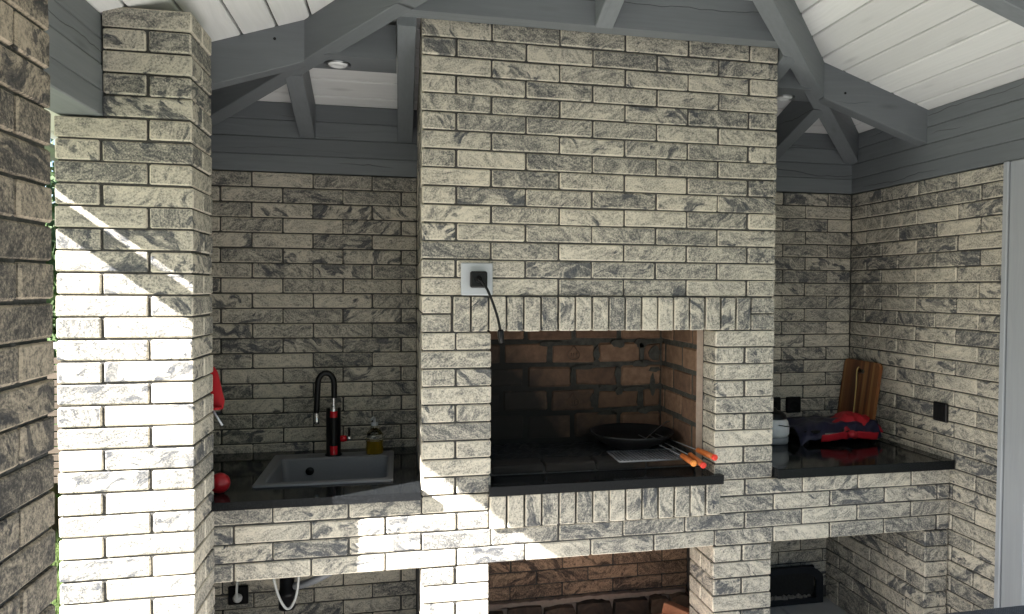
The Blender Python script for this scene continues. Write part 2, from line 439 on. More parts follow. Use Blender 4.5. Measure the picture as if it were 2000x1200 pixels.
# ------------------------------------------------------------------ ground
g = MB(); N = 24
g.add([(-300, -300, -.03), (300, -300, -.03), (300, 300, -.03), (-300, 300, -.03)], [(0, 1, 2, 3)])
o = g.build('lawn', 'lawn'); o['kind'] = 'structure'
g = MB(); g.box((-1.25, -3.16, -.12), (2.6, 1.05, -.012))
o = g.build('terrace_base', 'mortar'); o['kind'] = 'structure'
ter = thing('terrace', 'pale stone paving under and in front of the pavilion', 'terrace'); del ter['label']; del ter['category']; ter['kind'] = 'structure'
g = MB(); g.add([(-9, -14, -.022), (9, -14, -.022), (9, -3.17, -.022), (-9, -3.17, -.022)], [(0, 1, 2, 3)])  # unseen gravel added over the lawn to cut its green bounce
o = g.build('unseen_gravel', 'gravel'); o['kind'] = 'structure'
sm = [cham(.592, .592, .04, .004)[:2]]
me = bpy.data.meshes.new('paver'); me.from_pydata(sm[0][0], [], sm[0][1]); me.materials.append(MATS['paving'])
for i in range(6):
    for k in range(7):
        x = -1.25+.3+i*.6+.06; y = 1.05-.3-k*.6
        link('paver', me, ter, (x+.05, y, -.0205+random.uniform(-.001, .001)))

# ------------------------------------------------------------------ walls
def core(par, boxes, name='mortar_core', mat='mortar'):
    m = MB()
    for a, b in boxes: m.box(a, b)
    return m.build(name, mat, par)
TOPW = ZJ(7)
wb = thing('brick_wall', 'grey cream brick back wall behind the sink and the chimney', 'wall', (0, YB, 0))
core(wb, [((-1.078, YB+.0075, 0), (2.40, YB+.24, TOPW-.003))])
for rr in range(8, 39):
    off = .2187*L if rr % 2 == 0 else .7187*L
    run_x(wb, rr, -.955, -.004, off, YB)
    run_x(wb, rr, 1.44, W-.004, off, YB)
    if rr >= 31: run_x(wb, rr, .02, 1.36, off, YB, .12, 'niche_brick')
wr = thing('brick_wall', 'grey cream brick side wall right of the chimney ending at the timber post', 'wall', (W, 0, 0))
core(wr, [((W+.0075, -.262, 0), (W+.125, YB+.01, TOPW-.003))])
for rr in range(8, 39):
    run_y(wr, rr, -.264, YB-.003, YB if rr % 2 == 0 else YB+.5*L, W, W+.12)
wlft = thing('brick_wall', 'short brick wall closing the sink niche behind the sunlit column', 'wall', (-.96, .3, 0))
core(wlft, [((-1.078, .0, 0), (-.972, YB+.01, TOPW-.003))])
for rr in range(8, 39): run_y(wlft, rr, .002, YB-.003, YB if rr % 2 == 0 else YB+.5*L, -1.09, -.96)

# ------------------------------------------------------------------ columns
def column(label, x0, y0, top, bm='brick'):
    """1.5 x 1 brick column, front face at y0 facing -Y"""
    t = thing('brick_column', label, 'column', (x0+.19, y0+.125, 0), None)
    x1, y1 = x0+.38, y0+.25
    for rr in range(top, 40):
        z0, z1 = row(rr)
        if z0 < 0: break
        if (rr % 2 == 0):
            brick(t, x0, x0+.25, y0, y0+.12, z0, z1, None, 'brick', bm); brick(t, x0, x0+.25, y0+.13, y1, z0, z1, None, 'brick', bm)
            brick(t, x0+.26, x1, y0, y1, z0, z1, 'y', 'brick', bm)
        else:
            brick(t, x0, x0+.12, y0, y1, z0, z1, 'y', 'brick', bm)
            brick(t, x0+.13, x1, y0, y0+.12, z0, z1, None, 'brick', bm); brick(t, x0+.13, x1, y0+.13, y1, z0, z1, None, 'brick', bm)
    core(t, [((x0+.0072, y0+.0072, 0), (x1-.0072, y1-.0072, ZJ(top-1)-.006))])
    return t
cf = column('tall brick column, sunlit on its front, standing left of the sink', -1.09, -.262, 8)
for rr in range(3, 8):
    z0, z1 = row(rr); xa = -.957; xb = -.71
    if rr % 2: brick(cf, xa, xb, -.262, -.142, z0, z1); brick(cf, xa, xb, -.132, -.012, z0, z1)
    else: brick(cf, xa, xa+.119, -.262, -.012, z0, z1, 'y'); brick(cf, xb-.119, xb, -.262, -.012, z0, z1, 'y')
core(cf, [((-.9495, -.2545, ZJ(7)-.02), (-.7175, -.0195, ZJ(2)-.012))])
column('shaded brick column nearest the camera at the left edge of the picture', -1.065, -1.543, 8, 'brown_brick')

# ------------------------------------------------------------------ barbecue with chimney and base
bq = thing('brick_barbecue', 'tall grey cream brick barbecue chimney with open hearth and long brick base', 'barbecue', (.71, .38, 0))
def zr(z): return z+FZ
for rr in range(-1, 18):
    z0, z1 = row(rr)
    if rr < 16:
        if rr % 2:
            for n in range(5): brick(bq, n*L, n*L+.25, 0, .12, z0, z1)
            brick(bq, 5*L, 5*L+.12, 0, .25, z0, z1, 'y')
        else:
            brick(bq, 0, .12, 0, .25, z0, z1, 'y')
            for n in range(5): brick(bq, .13+n*L, .13+n*L+.25, 0, .12, z0, z1)
    else:
        brick(bq, 0, .106, 0, .12, z0, z1); brick(bq, 1.319, 1.42, 0, .12, z0, z1)
    ys = .13 if (rr % 2 or rr >= 16) else .26
    y = ys
    while y < YB-.03:
        e = min(y+.25, YB-.006); brick(bq, 0, .12, y, e, z0, z1, 'y'); y = e+.01
n = 18; pw = (1.312-.113)/n
for i in range(n):
    brick(bq, .113+i*pw+.0035, .113+(i+1)*pw-.0035, -.014, .106, ZJ(17)+J/2, ZJ(15)-J/2, 'z', 'soldier_brick')
for rr in range(18, 27):
    z0, z1 = row(rr)
    if rr % 2 == 0:
        brick(bq, 0, .12, 0, .25, z0, z1, 'y'); brick(bq, .13, .255, 0, .125, z0, z1, 'x'); ys = .26
    else:
        brick(bq, 0, .255, 0, .12, z0, z1); ys = .13
    y = ys
    while y < YB-.03:
        e = min(y+.25, YB-.006); brick(bq, 0, .12, y, e, z0, z1, 'y'); y = e+.01
    if rr % 2 == 0: brick(bq, 1.165, 1.42, 0, .125, z0, z1)
    else: brick(bq, 1.165, 1.287, 0, .125, z0, z1); brick(bq, 1.297, 1.42, 0, .125, z0, z1)
# row 26 remainder below the left worktop level
# base courses 27-30, full width
for rr in range(27, 31):
    off = 0 if rr % 2 else .5*L
    if rr <= 28:
        run_x(bq, rr, -.95, .247, off, 0); run_x(bq, rr, 1.190, W-.003, off, 0)
    else: run_x(bq, rr, -.95, W-.003, off, 0)
n = 14; pw = (1.187-.250)/n
for i in range(n):
    brick(bq, .250+i*pw+.0035, .250+(i+1)*pw-.0035, -.02, .1, ZJ(28)+J/2, zr(-.752), 'z', 'soldier_brick')
for rr in range(31, 39):
    z0, z1 = row(rr)
    if rr == 38: z0 = .002
    if rr % 2:
        for (a, b) in ((0, .12), (.13, .25), (1.165, 1.285), (1.295, 1.42)): brick(bq, a, b, 0, .25, z0, z1, 'y')
    else:
        for (a, b) in ((0, .25), (1.165, 1.42)):
            brick(bq, a, b, 0, .12, z0, z1); brick(bq, a, b, .13, .25, z0, z1)
    # right hand pier, a single header wide, with its inner face running back to the wall
    if rr % 2: brick(bq, 2.152, W-.007, 0, .25, z0, z1, 'y'); y = .26
    else: brick(bq, 2.152, W-.007, 0, .12, z0, z1, 'x'); y = .13
    while y < YB-.03:
        e = min(y+.25, YB-.006); brick(bq, 2.152, W-.007, y, e, z0, z1, 'y'); y = e+.01
zt = ZJ(30)
core(bq, [((.0075, .0080, zr(-.72)), (.243, YB, zr(-.126))), ((1.1725, .0080, zr(-.735)), (1.4125, .128, zr(-.126))),
          ((1.165, .129, zr(-.735)), (1.412, YB, zr(-.126))), ((.0085, .0070, zr(-.1255)), (1.4115, YB, ZJ(-2))),
          ((.2435, .60, zr(-.735)), (1.1645, YB, zr(-.126))), ((.2435, .14, zr(-.737)), (1.1645, .5995, zr(-.69))),
          ((-.95, .0075, zt+.006), (.011, .118, zr(-.7475))), ((.0112, .0073, zt+.0055), (W-.01, YB, zr(-.7472))),
          ((.0080, .0080, 0), (.2425, .2425, zt)), ((1.1725, .0080, 0), (1.4120, .2425, zt)),
          ((.0, .2430, 0), (.06, YB, zt)), ((1.361, .2430, 0), (1.4065, YB, zt)), ((2.1595, .0075, 0), (W-.01, YB, zt))])
# ---- hearth lining
hz = [zr(a) for a in (-.10, -.213, -.323, -.432, -.541, -.672)]
YH = .56
for i in range(5):
    z1, z0 = hz[i]-.009, hz[i+1]+.009
    off = .816 if i % 2 else .705
    x = .27
    while x < 1.13:
        n = math.floor((x-off)/.222+1e-6)+1; e = off+n*.222; e2 = min(e, 1.138)
        if e2-x > .03:
            b = brick(bq, x+.009, e2-.009+(.004 if e2 > 1.13 else 0), YH+random.uniform(-.004, .004), YH+.06, z0+random.uniform(-.004, .004), z1+random.uniform(-.006, .003), 'x', 'fire_brick', 'fire_brick', .008)
            if i in (1, 3) and .58 < x < .72:
                st = MB(); cx, cz, sc = (x+e2)/2+.0, (z0+z1)/2, .030
                loop = [(0, 1.15), (-.25, .75), (-.45, .45), (-.8, .15), (-.95, -.3), (-.8, -.75), (-.3, -1), (.3, -1), (.8, -.75), (.95, -.3), (.8, .15), (.45, .45), (.3, .75), (0, 1.15)]
                st.tube([(cx+a*sc, YH-.008, cz+c*sc) for a, c in loop], .0022, 6)
                for a in (-.38, 0, .38): st.tube([(cx+a*sc, YH-.008, cz-.62*sc), (cx+a*sc, YH-.008, cz+.05*sc)], .0018, 6)
                for a in (.38,): st.tube([(cx+a*sc, YH-.008, cz+.05*sc), (cx+(a+.25)*sc, YH-.008, cz-.1*sc), (cx+a*sc, YH-.008, cz-.28*sc), (cx+(a+.28)*sc, YH-.008, cz-.45*sc), (cx+a*sc, YH-.008, cz-.62*sc)], .0016, 6)
                PW[b.name] = b.location+PW[bq.name]; q = st.build('stamp', 'stamp', None); q.parent = b; q.matrix_parent_inverse = (Matrix.Translation(PW[b.name]) @ b.rotation_euler.to_matrix().to_4x4()).inverted()
        x = e
    # right hand cheek
    y = .132; offy = .30 if i % 2 else .41
    while y < YH-.02:
        n = math.floor((y-offy)/.222+1e-6)+1; e = min(offy+n*.222, YH+.02)
        if e-y > .03: brick(bq, 1.138+random.uniform(-.003, .003), 1.163, y+(.0 if y < .14 else .008), e-.008, z0, z1, 'y', 'fire_brick', 'fire_brick', .006)
        y = e
    y = .132
    while y < YH-.02:
        n = math.floor((y-offy)/.222+1e-6)+1; e = min(offy+n*.222, YH+.02)
        if e-y > .03: brick(bq, .247, .27, y+.004, e-.008, z0, z1, 'y', 'fire_brick', 'fire_brick', .006)
        y = e
core(bq, [((.247, YH+.007, zr(-.69)), (1.15, .599, zr(-.127))), ((1.1425, .134, zr(-.69)), (1.1648, YH+.006, zr(-.127))), ((.2445, .134, zr(-.69)), (.2655, YH+.006, zr(-.127)))], 'hearth_mortar', 'fire_mortar')
mm = MB(); mm.box((1.1365, .1268, zr(-.712)), (1.1640, .1312, zr(-.132)), 0, .001); mm.build('cheek_fillet', 'mortar_pink', bq)
# uneven dabs of mortar squeezed out of the hearth joints
for (x, z, a, h) in ((.92, -.225, .034, .020), (1.10, -.27, .028, .04), (1.10, -.35, .03, .012), (.60, -.225, .05, .012), (.75, -.335, .06, .010), (1.0, -.44, .07, .010), (.86, -.43, .03, .012), (1.09, -.42, .014, .05), (.92, -.545, .03, .012), (1.035, -.27, .013, .05), (1.035, -.225, .03, .02), (1.035, -.32, .05, .016), (.92, -.375, .014, .038), (.925, -.45, .016, .02), (1.03, -.49, .017, .036), (.815, -.27, .014, .03), (.80, -.49, .012, .03), (1.05, -.545, .04, .014), (.70, -.38, .009, .04), (.87, -.55, .05, .01)):
    pts = []
    for k in range(14):
        t = 2*math.pi*k/14; q = random.uniform(.75, 1.2); pts.append((x+a*q*math.cos(t), zr(z)+h*q*math.sin(t)))
    mm = MB(); mm.prism(pts, 'y', YH-.0065, YH+.02); mm.build('mortar_dab', 'fire_mortar', bq)
# hearth bed: row of firebricks on the flat along the front, ash behind
x = .275
while x < 1.12:
    e = min(x+.215, 1.138); brick(bq, x+.003, e-.003, .132, .245, zr(-.714)+.002, zr(-.676), 'x', 'fire_brick', 'fire_brick', .005); x = e
m = MB(); nx, ny = 40, 14; vs = []
for i in range(nx+1):
    for k in range(ny+1):
        vs.append((.272+(1.135-.272)*i/nx, .246+(YH-.25)*k/ny, zr(-.688)+random.uniform(0, .014)))
m.add(vs, [(i*(ny+1)+k, (i+1)*(ny+1)+k, (i+1)*(ny+1)+k+1, i*(ny+1)+k+1) for i in range(nx) for k in range(ny)])
o = m.build('ash_bed', 'charcoal', bq); o['kind'] = 'stuff'
# ---- rubble footing at the back of the middle opening
x = .26
while x < 1.355:
    wd = random.uniform(.09, .21); e = min(x+wd, 1.357); hgt = random.uniform(.098, .112)
    pts = []
    for (px, pz) in ((x+.006, .004), (x+.3*wd, .002), (e-.006, .004), (e-.004, hgt*.55), (e-.008-random.uniform(0, .01), hgt*random.uniform(.9, 1)), ((x+e)/2, hgt*random.uniform(.95, 1.05)), (x+.006+random.uniform(0, .01), hgt*random.uniform(.88, 1)), (x+.004, hgt*.5)):
        pts.append((px+random.uniform(-.003, .003), pz))
    mm = MB(); mm.prism(pts, 'y', YB-.055-random.uniform(0, .02), YB-.006)
    mm.build('foundation_stone', 'rubble', bq); x = e
mm = MB(); top = []
xx = .06
while xx < 1.36: top.append(xx); xx += .02
vs = [(x_, YB-.045, .104+.008*math.sin(x_*17)+random.uniform(-.006, .006)) for x_ in top]
poly = [(x_, z_) for x_, _, z_ in vs]+[(x_, .129+.003*math.sin(x_*9)+random.uniform(-.003, .003)) for x_ in reversed(top)]
mm.prism(poly, 'y', YB-.032, YB-.004); mm.build('mortar_ledge', 'mortar_pink', bq)
mm = MB(); mm.box((.06, YB-.028, .001), (1.359, YB-.005, .10)); mm.build('footing_mortar', 'mortar_pink', bq)
# soot door in the back of the right opening
mm = MB(); outl = []; x0, x1, z0, z1 = 1.60, 2.145, .004, .30
inn = [(1.63, .035), (2.06, .035), (2.06, .12)] + [(2.06-.09+.09*math.cos(t), .12+.05*math.sin(t)) for t in [k*math.pi/16 for k in range(1, 9)]] + [(1.63, .17)]
def ring(m, outer, inner, ya, yb, mi=0):
    n = len(inner); assert len(outer) == n
    vs = [(p[0], ya, p[1]) for p in outer]+[(p[0], ya, p[1]) for p in inner]+[(p[0], yb, p[1]) for p in outer]+[(p[0], yb, p[1]) for p in inner]
    fs = []
    for i in range(n):
        j = (i+1) % n
        fs += [(i, j, n+j, n+i), (2*n+i, 3*n+i, 3*n+j, 2*n+j), (i, 2*n+i, 2*n+j, j), (n+i, n+j, 3*n+j, 3*n+i)]
    m.add(vs, fs, mi)
cxm, czm = 1.84, .10
outr = [(cxm+(a-cxm)*1.18, max(.003, czm+(b-czm)*1.45)) for a, b in inn]
ring(mm, outr, inn, .70, .715)
o = mm.build('ash_door', 'slate_metal', bq)
mm = MB(); mm.box((1.625, .735, .03), (2.065, .755, .19)); mm.build('ash_chamber', 'charcoal', bq)
mm = MB()
for k in range(60):
    a = random.uniform(1.64, 2.05); q = random.uniform(.008, .022)
    mm.lathe([(0, q*.8), (q*.8, q*.3), (q, 0)], (a, random.uniform(.716, .733), .034), 6, smooth=False)
o = mm.build('ash_heap', 'ash', bq); o['kind'] = 'stuff'

# ------------------------------------------------------------------ roof
rf = thing('pavilion_roof', 'grey painted timber hip roof frame with white boarded ceiling', 'roof', (.66, -.85, ZJ(7)))
XL, XR, YF = -.96, W, -2.466
AX, AY = (XL+XR)/2, YB-(XR-XL)/2
S = 1/3.0; ZC = zr(.857); HALF = (XR-XL)/2
PZ0, PZ1, PZ2 = zr(.545), zr(.700), zr(.855)
def timber(name, p0, p1, wd, hgt, mat='grey_timber', bev=.003, par=None):
    """beam whose top centre line runs p0->p1; width horizontal, height vertical, ends cut plumb"""
    p0, p1 = Vector(p0), Vector(p1); d = p1-p0; ln = math.hypot(d.x, d.y); ang = math.atan2(d.y, d.x); sl_ = d.z/ln
    prof = [(-wd/2, -bev), (-wd/2+bev, 0), (wd/2-bev, 0), (wd/2, -bev), (wd/2, -hgt+bev), (wd/2-bev, -hgt), (-wd/2+bev, -hgt), (-wd/2, -hgt+bev)]
    m = MB(); vs = []
    for t in (-ln/2, ln/2): vs += [(t, a, b+hgt/2+t*sl_) for a, b in prof]
    fs = [tuple(range(8)), tuple(reversed(range(8, 16)))]+[(i, 8+i, 8+(i+1) % 8, (i+1) % 8) for i in range(8)]
    m.add(vs, fs); mid = (p0+p1)/2; mid.z -= hgt/2
    return m.build(name, mat, par or rf, mid, (0, 0, ang))
# wall plates, two timbers high
for (a, b) in (((-1.09, YB+.058, 0), (2.41, YB+.058, 0)), ((W+.058, -2.6, 0), (W+.058, YB-.0075, 0)), ((-1.025, -2.6, 0), (-1.025, YB-.0075, 0)), ((-.957, -2.533, 0), (2.264, -2.533, 0))):
    for k, (z, hh, ins) in enumerate(((PZ0+.0755, .0755, 0), (PZ1-.0012, .0772, .0006), (PZ1+.0765, .0765, .003), (PZ2, .0772, .0036))):
        aa, bb = list(a), list(b); aa[2] = bb[2] = z
        timber('wall_plate', aa, bb, .130-2*ins, hh, bev=.0035)
def zc_at(d): return ZC+S*d
RD = .160
def hip(cx, cy, sx, sy):
    t0, t1 = -.45, HALF-.02
    timber('hip_rafter', (cx+sx*t0, cy+sy*t0, zc_at(t0)+.003), (cx+sx*t1, cy+sy*t1, zc_at(t1)+.003), .072, RD)
hip(XR, YB, -1, -1); hip(XL, YB, 1, -1); hip(XR, YF, -1, 1); hip(XL, YF, 1, 1)
def jack_x(side, y, d1, d0=-.05):
    """rafter running in X on the left (side=-1) or right (side=1) slope"""
    x = lambda d: XL+d if side < 0 else XR-d
    timber('jack_rafter', (x(d0), y, zc_at(d0)+.004), (x(d1), y, zc_at(d1)+.004), .068, RD)
def jack_y(x, d1, back=True, d0=-.05):
    yy = lambda d: YB-d if back else YF+d
    timber('jack_rafter', (x, yy(d0), zc_at(d0)+.004), (x, yy(d1), zc_at(d1)+.004), .068, RD)
jack_x(1, .222, .53); jack_x(-1, .222, .53); jack_x(1, AY, HALF-.06); jack_x(-1, AY, HALF-.06); jack_x(1, -1.9, .52); jack_x(-1, -1.9, .52)
jack_y(-.485, .46); jack_y(1.800, .46); jack_y(-.055, .80); jack_y(1.462, .80)
jack_y(AX, HALF-.06, True, YB+.108); jack_y(AX, HALF-.06, False)
def hipx(side, y): return XL+(YB-y) if side < 0 else XR-(YB-y)
def cross_beam(name, xa, xb, y0, y1, z0, z1):
    # xa / xb: a number, or 'L' / 'R' for an end mitred against the hip rafter
    A = [hipx(-1, y) if xa == 'L' else xa for y in (y0, y1)]; B = [hipx(1, y) if xb == 'R' else xb for y in (y0, y1)]
    m = MB(); cx = (A[0]+B[0])/2; cy = (y0+y1)/2; cz = (z0+z1)/2
    m.prism([(A[0]-cx, y0-cy), (B[0]-cx, y0-cy), (B[1]-cx, y1-cy), (A[1]-cx, y1-cy)], 'z', z0-cz, z1-cz)
    return m.build(name, 'grey_timber', rf, (cx, cy, cz))
for (x, y, z) in ((-.535, .187, .955), (1.85, .187, .905)):
    m = MB(); m.lathe([(.0005, -.0012), (.005, -.001), (.0055, .002)], (x, y, zr(z)), 10, axis='y'); m.build('screw', 'black_matt', rf)
cross_beam('header_beam', 'L', 'R', -.106, -.03, zr(1.000), zr(1.150))
cross_beam('spot_beam', 'L', -.092, .155, .345, zr(.900), zr(1.030))
cross_beam('spot_beam', 1.426, 'R', .155, .345, zr(.900), zr(1.030))
# ceiling boards: run parallel to each eave, cut to the hips
BW = .1226; DE = -.593
def boards():
    d = 0.0; edges = [.064]
    while edges[-1]+BW < HALF-.05: edges.append(edges[-1]+BW)
    neg = [.064]
    while neg[-1]-BW > DE+.03: neg.append(neg[-1]-BW)
    neg.append(DE)
    e = sorted(set(neg+edges+[HALF-.004])); g_ = .0042; T = .018
    off0 = .013
    for a, b in zip(e[:-1], e[1:]):
        a2, b2 = a+g_, b-g_
        if b2-a2 < .01: continue
        for side in range(4):
            def P(d, s, up):
                h = HALF-d; z = zc_at(d)+up
                cs = {0: (1, 0, 0, 1), 1: (-1, 0, 0, 1), 2: (0, 1, 1, 0), 3: (0, -1, 1, 0)}[side]
                x = AX+cs[0]*h+cs[2]*s*(h-.001); y = AY+cs[1]*h+cs[3]*s*(h-.001)
                return Vector((x, y, z))
            # small V-groove on the visible lower edges
            q = .004; vs = []
            for s_2 in (-1, 1):
                vs += [P(a2, s_2, q), P(a2+q, s_2, 0), P(b2-q, s_2, 0), P(b2, s_2, q), P(b2, s_2, T), P(a2, s_2, T)]
            cen = sum(vs, Vector())/len(vs)
            rotz = 0 if side in (2, 3) else math.pi/2
            Mi = Matrix.Rotation(-rotz, 3, 'Z')
            m = MB(); m.add([Mi @ (v-cen) for v in vs], [tuple(range(6)), tuple(reversed(range(6, 12)))]+[(i, 6+i, 6+(i+1) % 6, (i+1) % 6) for i in range(6)])
            m.build('ceiling_board', 'white_board', rf, cen, (0, 0, rotz))
boards()
m = MB(); H2 = HALF-DE+.004
for up in (.022, .075):
    m.add([(AX-H2, AY-H2, zc_at(DE)+up), (AX+H2, AY-H2, zc_at(DE)+up), (AX+H2, AY+H2, zc_at(DE)+up), (AX-H2, AY+H2, zc_at(DE)+up), (AX, AY, zc_at(HALF)+up)], [(0, 1, 4), (1, 2, 4), (2, 3, 4), (3, 0, 4)])
m.f += [(0, 1, 6, 5), (1, 2, 7, 6), (2, 3, 8, 7), (3, 0, 5, 8)]; m.mi += [0]*4; m.sm += [False]*4
m.build('roof_covering', 'roofing', rf)
# gutter along the left eave
gt = thing('gutter', 'half round metal rain gutter under the left eave', 'gutter', (-1.59, AY, zr(.638)))
m = MB(); vs = []; ng = 10; gr = .049
for yy in (AY-H2, AY+H2):
    for rr_ in (gr, gr-.003):
        for k in range(ng+1):
            t = math.pi+math.pi*k/ng; vs.append((-1.59+rr_*math.cos(t), yy, zr(.638)+rr_*math.sin(t)))
q = ng+1; fs = []
for k in range(ng): fs += [(k, k+1, 2*q+k+1, 2*q+k), (q+k, 3*q+k, 3*q+k+1, q+k+1), (k, q+k, q+k+1, k+1), (2*q+k, 2*q+k+1, 3*q+k+1, 3*q+k)]
fs += [(0, 2*q, 3*q, q), (ng, q+ng, 3*q+ng, 2*q+ng)]
m.add(vs, fs); m.build('trough', 'zinc', gt)
m = MB(); m.box((-1.5580, AY-H2+.01, zr(.622)), (-1.5555, -.79, zr(.680))); m.build('gap_light_stop', 'zinc', gt)  # strip added to close the gutter gap and keep sun off the pier
for yy in (-2.6, -1.75, .45, .95):
    m = MB(); m.box((-1.64, yy-.012, zr(.637)), (-1.52, yy+.012, zr(.641))); m.build('gutter_bracket', 'zinc', gt)
# posts
def post(label, x0, x1, y0, y1):
    t = thing('timber_post', label, 'post', ((x0+x1)/2, (y0+y1)/2, 0)); h = PZ0-.004
    def upright(name, a0, a1, b0, b1, bev):
        m = MB(); vs_, fs_, _ = cham(h, a1-a0, b1-b0, bev); m.add(vs_, fs_)
        m.build(name, 'post_timber', t, ((a0+a1)/2, (b0+b1)/2, h/2+.002), (0, math.pi/2, math.pi/2))
    upright('shaft', x0, x1, y0, y1-.030, .006); upright('edge_board', x0-.004, x1-.05, y1-.027, y1, .004)
    m = MB(); m.box((x0-.012, y0-.008, .0005), (x1+.008, y1+.004, .03), 0, .002); m.build('foot_plate', 'zinc', t)
post('pale grey timber post at the right edge beside the brick side wall', 2.262, 2.402, -.412, -.272)
post('grey timber corner post carrying the roof in front on the right', 2.262, 2.402, -2.6, -2.46)
post('grey timber corner post carrying the roof in front on the left', -1.09, -.95, -2.6, -2.46)
# recessed spotlights
for (x, y, lab) in ((-.315, .262, 'round white recessed spotlight in the timber left of the chimney'), (1.612, .30, 'round white recessed spotlight half hidden behind the chimney on the right')):
    t = thing('spotlight', lab, 'spotlight', (x, y, zr(.9)), 'recessed spotlights under the roof')
    m = MB(); m.lathe([(.047, .001), (.050, -.004), (.043, -.006), (.038, -.001)], (x, y, zr(.9)), 32); m.build('trim_ring', 'steel', t)
    m = MB(); m.lathe([(.0375, -.001), (.036, -.007), (.024, -.012), (.019, -.006), (.0005, -.008)], (x, y, zr(.9)), 32); m.build('lens', 'lens', t)

# ------------------------------------------------------------------ granite slabs
ZT = zr(-.716)
def slab(name, label, cat, outer, z0, z1, hole=None):
    m = MB(); x0, x1, y0, y1 = outer; b = .002
    if hole is None:
        m.box((x0, y0, z0), (x1, y1, z1), 0, b); 
        # front edge is honed rather than polished
        m.mi = [1 if all(abs(m.v[i][1]-y0) < 1e-5 for i in q) else 0 for q in m.f]
    else:
        a0, a1, b0, b1 = hole
        O = [(x0, y0), (x1, y0), (x1, y1), (x0, y1)]; I = [(a0, b0), (a1, b0), (a1, b1), (a0, b1)]
        vs = [(p[0], p[1], z1) for p in O+I]+[(p[0], p[1], z0) for p in O+I]; fs = []; mi = []
        for i in range(4):
            j = (i+1) % 4
            fs += [(i, j, 4+j, 4+i), (8+i, 12+i, 12+j, 8+j), (i, 8+i, 8+j, j), (4+i, 4+j, 12+j, 12+i)]; mi += [0, 0, 1 if i == 0 else 0, 0]
        m.add(vs, fs); m.mi = mi
    return tag(m.build(name, ['granite', 'granite_edge']), label, cat)
slab('granite_worktop', 'black granite worktop around the sink, left of the chimney', 'worktop', (-.955, -.004, -.047, YB-.004), zr(-.7455), ZT, (-.585, -.115, .15, .575))
slab('granite_worktop', 'black polished granite worktop right of the chimney under the cutting board', 'worktop', (1.428, 2.268, -.036, YB-.004), zr(-.7425), zr(-.703))
m = MB(); m.prism([(.247, -.036), (1.190, -.036), (1.190, -.004), (1.161, -.004), (1.161, .131), (.258, .131), (.258, -.004), (.247, -.004)], 'z', zr(-.7505), zr(-.7145))
m.mi = [1 if all(abs(m.v[i][1]+.036) < 1e-5 for i in q) else 0 for q in m.f]
tag(m.build('granite_shelf', ['granite', 'granite_edge']), 'black granite shelf in front of the open hearth', 'shelf')

# ------------------------------------------------------------------ sink, tap, bottle
sk = thing('sink', 'dark grey square composite sink set into the left worktop', 'sink', (-.357, .39, ZT))
m = MB(); x0, x1, y0, y1 = -.612, -.104, .128, .655; bx0, bx1, by0, by1 = -.570, -.128, .165, .560; zt = ZT+.009; zb = ZT-.165
def rect(x0, x1, y0, y1, z, rad=0, n=5):
    if rad == 0: return [(x0, y0, z), (x1, y0, z), (x1, y1, z), (x0, y1, z)]
    out = []
    for cx, cy, a in ((x1-rad, y0+rad, -90), (x1-rad, y1-rad, 0), (x0+rad, y1-rad, 90), (x0+rad, y0+rad, 180)):
        for k in range(n+1):
            t = R(a+90*k/n); out.append((cx+rad*math.cos(t), cy+rad*math.sin(t), z))
    return out
rings = [rect(x0, x1, y0, y1, ZT+.0005, .012), rect(x0, x1, y0, y1, zt-.003, .012), rect(x0+.003, x1-.003, y0+.003, y1-.003, zt, .011),
         rect(bx0-.006, bx1+.006, by0-.006, by1+.006, zt, .026), rect(bx0, bx1, by0, by1, zt-.006, .024), rect(bx0+.012, bx1-.012, by0+.012, by1-.012, zb+.02, .03), rect(bx0+.03, bx1-.03, by0+.03, by1-.03, zb, .03)]
n = len(rings[0]); vs = sum(rings, []); fs = []
for k in range(len(rings)-1):
    for i in range(n): fs.append((k*n+i, k*n+(i+1) % n, (k+1)*n+(i+1) % n, (k+1)*n+i))
fs.append(tuple((len(rings)-1)*n+i for i in range(n))); m.add(vs, fs); m.build('basin', 'sink_composite', sk)
m = MB(); m.lathe([(.0005, .004), (.010, .004), (.012, .002), (.017, .003), (.0175, 0), (.0175, -.004)], (0, 0, 0), 20)
m.v = [(-.455+v[0], by1-.010-v[2], ZT-.045+v[1]) for v in m.v]; m.build('overflow', 'black_plastic', sk)
m = MB(); m.lathe([(.0005, .003), (.03, .003), (.034, 0)], (-.35, .36, zb), 24); m.build('drain', 'steel', sk)

fx, fy, fz = -.362, .605, zt
fc = thing('kitchen_tap', 'black and red kitchen tap with flexible black spout', 'tap', (fx, fy, fz))
m = MB(); m.lathe([(.036, 0), (.036, .006), (.031, .010), (.031, .205), (.029, .209), (.0005, .209)], (fx, fy, fz), 28); m.build('body', 'black_plastic', fc)
m = MB(); m.lathe([(.016, .008), (.016, .045), (.0005, .046)], (fx+.003, fy-.0235, fz), 20); m.build('base_band', 'red_gloss', fc)
m = MB(); m.lathe([(.0145, .046), (.0145, .17)], (fx+.003, fy-.0235, fz), 20); m.build('front_tube', 'cast_iron', fc)
m = MB(); m.lathe([(.0155, .17), (.0155, .197), (.0005, .198)], (fx+.003, fy-.0235, fz), 20); m.build('red_collar', 'red_gloss', fc)
m = MB(); m.lathe([(.016, .198), (.016, .212), (.011, .214), (.011, .219), (.0135, .220), (.0135, .224), (.006, .225)]+sum([[(.0075, .227+.008*k), (.0055, .231+.008*k)] for k in range(6)], [])+[(.0005, .276)], (fx+.003, fy-.0235, fz), 18); m.build('spring_neck', 'chrome', fc)
pts = []
